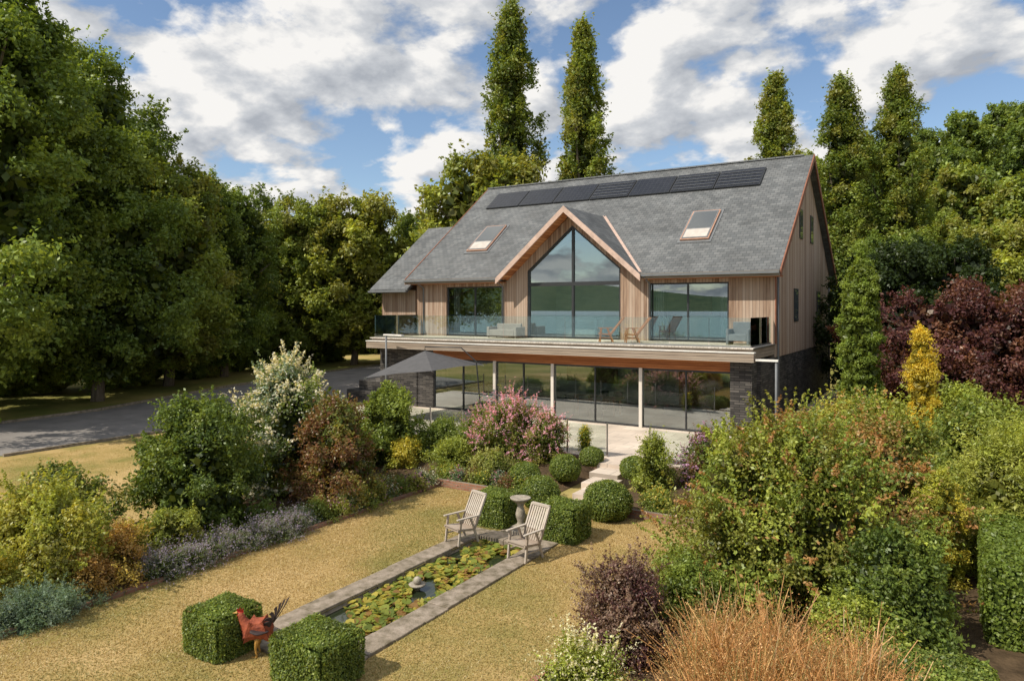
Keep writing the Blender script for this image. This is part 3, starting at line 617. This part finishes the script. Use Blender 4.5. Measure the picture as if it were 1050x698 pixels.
for i,(x,y,r,z) in enumerate([(-9.35,16.5,.52,0),(-9.85,18.9,.46,.2),(-7.4,16.5,.6,0),(-7.9,19.5,.4,.35),(-9.6,20.2,.36,.4),(-10.6,17.8,.45,.1)]): ball('box_ball',x,y,r,9000,.05,BX,z,seed=i+10)
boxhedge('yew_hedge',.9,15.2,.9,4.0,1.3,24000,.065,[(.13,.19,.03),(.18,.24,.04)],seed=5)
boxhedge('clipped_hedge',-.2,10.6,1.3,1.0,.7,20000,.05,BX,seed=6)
# ------------------------------------------------------------ shrubs
sid=[100]
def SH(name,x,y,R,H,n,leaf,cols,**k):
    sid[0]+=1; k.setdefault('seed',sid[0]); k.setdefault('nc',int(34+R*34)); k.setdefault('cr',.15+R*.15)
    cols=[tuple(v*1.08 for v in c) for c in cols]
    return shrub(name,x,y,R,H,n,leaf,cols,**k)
W1=(.72,.70,.58)
SH('viburnum_shrub',-15.5,10.6,1.85,2.9,46000,.085,[dk,md,md,lt])
SH('buddleia_bush',-16.3,14.0,1.6,3.55,34000,.085,[md,lt,bl],accent=W1,af=.55,slen=1.7,shoot=.5)
SH('smoke_bush',-14.5,14.1,1.5,2.6,38000,.08,[rd,rd,md,ol])
SH('viburnum_shrub',-16.2,18.2,1.2,2.6,22000,.09,[md,lt,lt])
SH('golden_shrub',-14.9,6.9,1.4,1.75,34000,.07,[ol,lm,lm,(.36,.34,.07)],slen=1.4,shoot=.4)
SH('golden_shrub',-13.8,7.8,.6,.95,12000,.05,[(.42,.28,.07),(.42,.34,.07),br])
SH('golden_shrub',-14.4,5.3,.9,1.2,14000,.055,[(.46,.38,.07),lm])
SH('rust_shrub',-13.5,6.9,.5,.7,8000,.045,[br,(.42,.28,.07)])
SH('juniper_bush',-13.2,6.05,.8,.48,18000,.045,[bl,(.15,.22,.15),(.10,.16,.08)],asp=.25)
SH('juniper_bush',-13.7,4.9,.8,.5,12000,.05,[bl,(.15,.22,.15)],asp=.25)
SH('lime_bush',-14.0,9.0,.65,1.0,10000,.06,[lm,lt,ol])
for i in range(7): SH('lavender_bush',-13.3+random.uniform(-.15,.15),8.2+i*.55,.46,.4,5500,.04,[(.2,.22,.18),md],accent=(.36,.31,.44),af=.6,asp=.3,slen=1.6,shoot=.45)
for i in range(10): SH('border_plant',-13.35+random.uniform(-.2,.2),12.0+i*.5,.42,.35+random.uniform(0,.2),3600,.05,[[bl,md],[md,lt],[ol,lm]][i%3],accent=[W1,None,(.45,.2,.38)][i%3],af=.25,asp=.4)
SH('dark_shrub',-16.6,16.2,1.1,1.7,14000,.08,[dk,md])
SH('dark_shrub',-16.9,8.2,1.2,1.6,14000,.08,[dk,md,ol])
SH('green_shrub',-14.6,19.2,.95,1.2,14000,.07,[lt,md],z=.25)
SH('green_shrub',-13.4,18.2,.75,.9,10000,.06,[lm,lt],z=.15)
SH('lime_bush',-15.3,18.0,.6,.8,8000,.06,[yl,lm],z=.1)
SH('pink_flower_bush',-12.4,19.8,1.3,1.8,26000,.058,[md,lt,ol],accent=(.80,.44,.60),af=.55,z=.3,slen=1.9,shoot=.5)
SH('pink_flower_bush',-11.1,20.0,.8,1.4,12000,.06,[md,ol],accent=(.78,.45,.58),af=.4,z=.35,slen=1.6,shoot=.45)
SH('pink_flower_bush',-13.9,20.3,.8,1.3,10000,.06,[md,lt],accent=(.70,.35,.5),af=.3,z=.35,slen=1.6,shoot=.45)
SH('green_shrub',-11.9,18.0,.65,.8,9000,.06,[lt,(.3,.3,.1)],z=.1)
SH('green_shrub',-17.8,20.0,1.0,1.1,10000,.08,[md,dk],z=.3)
SH('green_shrub',-20,20.2,1.0,.9,9000,.08,[md,lt],z=.3)
for i in range(9): SH('border_plant',-13.0+i*.42,17.35+random.uniform(-.1,.15),.33,.35,2600,.05,[[md,lt],[bl,md],[rd,md]][i%3],accent=[(.7,.6,.1),(.6,.2,.35),None][i%3],af=.2,z=.05)
SH('climbing_rose',-7.0,18.7,.5,1.5,9000,.06,[lt,lm],z=.2,slen=1.6)
SH('border_plant',-6.4,17.5,.5,.5,6000,.05,[md,lt],accent=(.65,.5,.1),af=.2,z=.05)
SH('border_plant',-5.6,17.4,.5,.45,6000,.05,[md,rd],z=.05)
SH('lilac_bush',-5.7,19.7,.9,1.5,14000,.07,[md,dk,rd],accent=(.46,.26,.44),af=.35,z=.3,slen=1.5)
SH('potted_yellow_flowers',-10.6,21.8,.22,.7,2500,.05,[lm,md],accent=(.8,.6,.05),af=.5,z=.5)
# right side
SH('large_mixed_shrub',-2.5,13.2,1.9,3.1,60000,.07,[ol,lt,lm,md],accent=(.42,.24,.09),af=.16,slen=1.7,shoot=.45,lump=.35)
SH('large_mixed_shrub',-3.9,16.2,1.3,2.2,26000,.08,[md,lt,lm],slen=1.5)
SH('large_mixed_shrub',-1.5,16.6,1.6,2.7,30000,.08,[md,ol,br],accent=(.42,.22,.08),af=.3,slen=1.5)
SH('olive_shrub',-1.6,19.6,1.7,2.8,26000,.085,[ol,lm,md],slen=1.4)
SH('rust_shrub',-3.7,20.6,1.3,2.2,22000,.08,[ol,br,br])
SH('dark_shrub',-.7,12.4,1.0,1.8,24000,.065,[md,dk,lt])
SH('lime_bush',-1.2,11.2,.7,1.0,16000,.055,[lm,lt])
SH('purple_shrub',-4.1,9.95,.7,1.4,26000,.04,[pu,(.16,.08,.08),(.24,.17,.12)],slen=1.6,shoot=.45)
SH('green_shrub',-3.6,11.2,.7,1.2,16000,.055,[md,lt])
SH('green_shrub',-4.3,12.9,.5,.7,8000,.055,[md,ol])
SH('flowering_shrub',-4.1,8.35,.68,.85,18000,.038,[lt,lm],accent=(.75,.72,.5),af=.45,slen=1.5)
SH('golden_conifer',-.2,15.8,.5,2.1,16000,.06,[yl,lm],kind='flame',asp=.3,nc=60,cr=.16,lump=.06,shup=2)
SH('golden_conifer',-.85,25.5,.5,4.8,20000,.08,[(.6,.47,.05),yl],kind='flame',asp=.3,nc=90,cr=.22,lump=.05,shup=2,slen=.8)
SH('feathery_cypress',1.3,17.6,1.5,2.7,28000,.09,[lm,lt,(.34,.36,.08)],asp=.25,slen=2,shoot=.5)
SH('green_shrub',.6,22.3,1.8,2.6,24000,.1,[md,lt,ol],slen=1.5)
SH('green_shrub',2.6,13.5,1.5,2.2,22000,.08,[lt,lm])
SH('yellow_shrub',-2.3,23.0,1.5,2.5,22000,.1,[(.36,.32,.07),lm,br],slen=1.5)
SH('green_shrub',-3.4,24.3,1.0,1.9,14000,.09,[md,ol])
SH('dark_shrub',-3.3,32.5,1.2,2.2,12000,.12,[dk,md])
SH('dark_shrub',-2.9,36,1.4,3.2,12000,.14,[dk,md])
SH('lime_bush',.3,27.8,1.3,2.6,14000,.1,[lm,lt])
SH('green_shrub',3.2,25,2.0,3.4,24000,.12,[lt,md,lm],slen=1.5)
def grassclump(name,pts,n,H,cols,w=.0045,spread=.5,seed=3):
    rng=np.random.default_rng(seed); pts=np.array(pts); ci=rng.integers(0,len(pts),n)
    B=np.zeros((n,3)); B[:,:2]=pts[ci,:2]+rng.normal(0,.16,(n,2)); Rr=pts[ci,2]
    a=rng.uniform(0,6.28,n); d=np.stack([np.cos(a),np.sin(a),0*a],1); h=H*Rr*rng.uniform(.35,1.05,n); sp=spread*rng.uniform(.1,1,n)*Rr
    M=B+d*(sp*.35)[:,None]; M[:,2]=h*.6; T=B+d*sp[:,None]; T[:,2]=h*rng.uniform(.72,1,n)
    side=np.stack([-np.sin(a),np.cos(a),0*a],1)*w; ju=nrm(rng.normal(0,1,(n,3)))*w; side=side*.5+ju
    c=mixcol(cols,rng,n)*rng.uniform(.6,1.3,n)[:,None]
    q1=np.stack([B-side,B+side,M+side,M-side],1); q2=np.stack([M-side,M+side,T+side*.6,T-side*.6],1)
    k=n*7; i=rng.integers(0,n,k); t=rng.uniform(0.2,1.08,k)[:,None]; P=M[i]*(1-t)+T[i]*t+rng.normal(0,.055,(k,3)); q3=leafquads(P,ju[i]*50,.026,rng,.45)
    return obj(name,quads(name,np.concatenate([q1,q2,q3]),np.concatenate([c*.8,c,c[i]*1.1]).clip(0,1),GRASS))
TAN=[(.54,.30,.12),(.64,.40,.17),(.36,.18,.06),(.54,.28,.11),(.3,.26,.1)]
rg=random.Random(8)
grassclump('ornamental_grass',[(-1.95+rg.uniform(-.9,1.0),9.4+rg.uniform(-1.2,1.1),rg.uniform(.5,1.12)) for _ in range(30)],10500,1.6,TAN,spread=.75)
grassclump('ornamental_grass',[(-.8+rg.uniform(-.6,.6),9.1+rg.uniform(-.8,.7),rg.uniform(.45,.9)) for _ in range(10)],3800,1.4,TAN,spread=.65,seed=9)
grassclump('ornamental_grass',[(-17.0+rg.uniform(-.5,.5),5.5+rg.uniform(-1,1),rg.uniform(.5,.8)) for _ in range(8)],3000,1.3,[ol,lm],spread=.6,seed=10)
for i in range(5): SH('border_plant',-3.4+i*.62,8.1+random.uniform(-.3,.3),.45,.5,5000,.04,[[ol,br],[lt,ol],[br,lm]][i%3],slen=1.6)
rng=np.random.default_rng(77); n=230000
x=rng.uniform(-13,-5,n); y=rng.uniform(4.5,16.8,n); ok=~((x>-9.8)&(x<-7.5)&(y>7.25)&(y<14.15)); x=x[ok];y=y[ok]
x2=rng.uniform(-28,-17.3,60000); y2=rng.uniform(6,22,60000); x=np.concatenate([x,x2]); y=np.concatenate([y,y2]); n=len(x)
g=np.sin(x*.9+np.sin(y*.6)*1.5)+np.sin(y*.8+x*.6)+.5*np.sin(x*2.1+y*1.7)+rng.normal(0,.5,n)
B=np.stack([x,y,np.full(n,.006)],1); a=rng.uniform(0,6.28,n); sd2=np.stack([np.cos(a),np.sin(a),0*a],1)*.008; T=B+np.stack([rng.normal(0,.02,n),rng.normal(0,.02,n),rng.uniform(.01,.026,n)],1)
w_=np.clip(g*.5+.6,0,1)[:,None]
col=(np.array([.47,.35,.16])*w_+np.array([.29,.26,.085])*(1-w_))*rng.uniform(.87,1.13,n)[:,None]
obj('lawn_grass',quads('lawn_grass',np.stack([B-sd2,B+sd2,T+sd2*.3,T-sd2*.3],1),col,GRASS))
# ------------------------------------------------------------ trees
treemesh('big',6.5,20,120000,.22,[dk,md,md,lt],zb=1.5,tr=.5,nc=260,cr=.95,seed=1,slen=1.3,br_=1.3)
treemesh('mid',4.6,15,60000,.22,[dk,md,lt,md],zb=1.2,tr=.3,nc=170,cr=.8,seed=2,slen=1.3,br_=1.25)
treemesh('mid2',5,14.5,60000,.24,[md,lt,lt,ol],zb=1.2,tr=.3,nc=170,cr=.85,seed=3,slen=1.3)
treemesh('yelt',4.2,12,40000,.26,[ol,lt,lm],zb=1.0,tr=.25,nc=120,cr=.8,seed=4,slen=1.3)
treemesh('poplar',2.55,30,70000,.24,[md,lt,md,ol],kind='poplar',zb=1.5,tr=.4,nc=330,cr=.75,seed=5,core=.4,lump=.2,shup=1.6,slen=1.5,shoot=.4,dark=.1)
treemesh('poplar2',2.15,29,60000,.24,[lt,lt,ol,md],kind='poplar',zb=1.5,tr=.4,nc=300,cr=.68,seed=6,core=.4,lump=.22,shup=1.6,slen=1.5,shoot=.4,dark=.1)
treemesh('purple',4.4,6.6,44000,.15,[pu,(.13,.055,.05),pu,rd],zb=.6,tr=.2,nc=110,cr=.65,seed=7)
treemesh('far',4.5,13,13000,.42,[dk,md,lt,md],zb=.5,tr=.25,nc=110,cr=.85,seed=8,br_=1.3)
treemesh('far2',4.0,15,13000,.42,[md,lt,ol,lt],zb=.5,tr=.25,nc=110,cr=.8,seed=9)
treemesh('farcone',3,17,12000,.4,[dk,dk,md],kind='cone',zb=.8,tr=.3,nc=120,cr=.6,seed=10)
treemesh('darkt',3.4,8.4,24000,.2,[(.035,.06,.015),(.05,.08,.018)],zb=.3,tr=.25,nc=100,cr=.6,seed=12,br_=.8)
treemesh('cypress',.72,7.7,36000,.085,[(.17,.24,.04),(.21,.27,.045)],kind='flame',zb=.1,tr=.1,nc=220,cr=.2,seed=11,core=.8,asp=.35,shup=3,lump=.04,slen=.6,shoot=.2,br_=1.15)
tree('oak_tree','big',-39.5,15.0,0,1.08,.4)
tree('oak_tree','big',-50,24,0,1.12,2.2)
tree('beech_tree','mid',-41.5,22,0,1.04,1)
tree('beech_tree','mid2',-45.5,29,0,1.08,2)
tree('beech_tree','mid',-48,35.2,0,1.0,3)
tree('ash_tree','mid2',-51,45,0,1.05,.5)
tree('ash_tree','yelt',-47.8,49,0,1.3,1.5)
tree('ash_tree','mid',-46,56,0,1.0,4)
tree('maple_tree','yelt',-31.2,46.8,0,1.42,2)
tree('maple_tree','mid2',-38,60,0,.95,2)
tree('poplar_tree','poplar',-32.6,52.4,0,1.1,0,1.06)
tree('poplar_tree','poplar2',-26.6,54.2,0,1.1,1,1.02)
tree('poplar_tree','poplar2',-14.9,73,gh(-14.9,73),1.15,2,.95)
tree('poplar_tree','poplar',-7.9,65,0,1.0,3,.82)
tree('poplar_tree','poplar',-3.9,67,gh(-4,67),1.0,4.5,.83)
tree('cypress_tree','cypress',-2.75,27.7,0,1,0)
tree('yew_tree','darkt',-3.0,40.5,0,1.0,0)
tree('yew_tree','darkt',-.2,43,0,1.05,2)
tree('purple_leaf_tree','purple',.6,35,0,.92,0)
tree('purple_leaf_tree','purple',4.6,35,0,.95,2)
tree('maple_tree','yelt',6.4,31.5,0,.62,2)
tree('birch_tree','yelt',2,52,0,.85,1)
tree('birch_tree','mid2',8,49,0,.7,1)
tree('birch_tree','mid',-3.5,57,0,.7,1)
tree('pine_tree','farcone',11,58,0,1.4,0)
tree('pine_tree','farcone',14.5,64,gh(14.5,64),1.5,1)
rg=random.Random(3)
us=empty('woodland_understorey')
for i in range(34):
    t=i/33; x=-41.5-7*t+rg.uniform(-2,2); y=8+44*t+rg.uniform(-1.5,1.5)
    tree('thicket_%d'%i,rg.choice(['yelt','mid','mid2']),x-4.5,y,-.4,rg.uniform(.2,.4),rg.uniform(0,6),parent=us)
dt=empty('distant_trees')
k=0
for row in range(9):
    y=84+row*10
    for i in range(16):
        x=-62+i*7+rg.uniform(-2.5,2.5); yy=y+rg.uniform(-4,4)
        d=x*-.527+yy*.85; r=x*.85+yy*.527
        if abs(r/d)>.9: continue
        key=rg.choice(['far','far','far2','far2','farcone'] if rg.random()<.5 else ['far','far2'])
        tree('tree_%d'%k,key,x,yy,gh(x,yy)-.5,rg.uniform(.75,1.1),rg.uniform(0,6),parent=dt); k+=1
for i in range(52):
    x=-135+i*2.2+rg.uniform(-3,3); y=20+ (i/52)*70+rg.uniform(-8,8)
    if x>-52 and y<70: y+=30
    tree('tree_%d'%k,rg.choice(['far','far2']),x,y,gh(x,y)-.5,rg.uniform(.9,1.15),rg.uniform(0,6),parent=dt); k+=1
for i in range(16):
    x=4+i*1.9+rg.uniform(-2,2); y=56+rg.uniform(-10,20)
    tree('tree_%d'%k,rg.choice(['far','far2','farcone']),x,y,gh(x,y)-.5,rg.uniform(.6,.85),rg.uniform(0,6),parent=dt); k+=1
# ------------------------------------------------------------ light, sky, camera
EL=math.radians(48); sx,sy=-.52,-.854
sv=Vector((sx*math.cos(EL),sy*math.cos(EL),math.sin(EL)))
ld=bpy.data.lights.new('sun','SUN'); ld.energy=5.0; ld.angle=math.radians(.5); ld.color=(1,.91,.77)
lo=bpy.data.objects.new('sun',ld); COL.objects.link(lo); lo.rotation_euler=sv.to_track_quat('Z','Y').to_euler()
w=bpy.data.worlds.new('World'); S.world=w; w.use_nodes=True; nt=w.node_tree; nt.nodes.clear(); L=nt.links.new
out=N(nt,'ShaderNodeOutputWorld'); sk=N(nt,'ShaderNodeTexSky',sky_type='NISHITA'); sk.sun_disc=False; sk.sun_elevation=EL; sk.sun_rotation=math.atan2(sx,sy)%(2*math.pi); sk.air_density=1.0; sk.dust_density=.3; sk.ozone_density=2.0
bg=N(nt,'ShaderNodeBackground'); bg.inputs[1].default_value=.135; L(sk.outputs[0],bg.inputs[0])
tc=N(nt,'ShaderNodeTexCoord'); sp=N(nt,'ShaderNodeSeparateXYZ'); L(tc.outputs['Generated'],sp.inputs[0])
mz=N(nt,'ShaderNodeMath',operation='MAXIMUM'); L(sp.outputs[2],mz.inputs[0]); mz.inputs[1].default_value=0
az=N(nt,'ShaderNodeMath',operation='ADD'); L(mz.outputs[0],az.inputs[0]); az.inputs[1].default_value=.34
dx=N(nt,'ShaderNodeMath',operation='DIVIDE'); L(sp.outputs[0],dx.inputs[0]); L(az.outputs[0],dx.inputs[1])
dy=N(nt,'ShaderNodeMath',operation='DIVIDE'); L(sp.outputs[1],dy.inputs[0]); L(az.outputs[0],dy.inputs[1])
cb=N(nt,'ShaderNodeCombineXYZ'); L(dx.outputs[0],cb.inputs[0]); L(dy.outputs[0],cb.inputs[1])
def cn(off):
    mp=N(nt,'ShaderNodeMapping'); mp.inputs['Location'].default_value=off; L(cb.outputs[0],mp.inputs[0])
    n=N(nt,'ShaderNodeTexNoise'); setin(n,Scale=3.6,Detail=10,Roughness=.55,Distortion=.1); L(mp.outputs[0],n.inputs['Vector']); return n
n1=cn((3.1,1.7,0)); n2=cn((3.1-.03,1.7-.07,0))
mask=ramp(nt,[(.425,(0,0,0)),(.50,(1,1,1))]); L(n1.outputs['Fac'],mask.inputs[0])
su=N(nt,'ShaderNodeMath',operation='SUBTRACT'); L(n1.outputs['Fac'],su.inputs[0]); L(n2.outputs['Fac'],su.inputs[1])
ma=N(nt,'ShaderNodeMath',operation='MULTIPLY_ADD'); L(su.outputs[0],ma.inputs[0]); ma.inputs[1].default_value=3.8; ma.inputs[2].default_value=.58
cr_=ramp(nt,[(.1,(.44,.47,.52)),(.5,(.66,.68,.71)),(.85,(.99,.97,.94))]); L(ma.outputs[0],cr_.inputs[0])
bc=N(nt,'ShaderNodeBackground'); bc.inputs[1].default_value=.95; L(cr_.outputs[0],bc.inputs[0])
mx=N(nt,'ShaderNodeMixShader'); L(mask.outputs[0],mx.inputs[0]); L(bg.outputs[0],mx.inputs[1]); L(bc.outputs[0],mx.inputs[2]); L(mx.outputs[0],out.inputs[0])
cd=bpy.data.cameras.new('camera'); cam=bpy.data.objects.new('camera',cd); COL.objects.link(cam); S.camera=cam
cam.location=(0,0,5.3); cam.rotation_euler=(math.radians(90),0,math.radians(31.8)); cd.lens=25; cd.sensor_width=36; cd.shift_y=-.0314; cd.clip_end=6000; cd.clip_start=.1
S.view_settings.view_transform='Standard'; S.view_settings.look='None'; S.view_settings.exposure=0
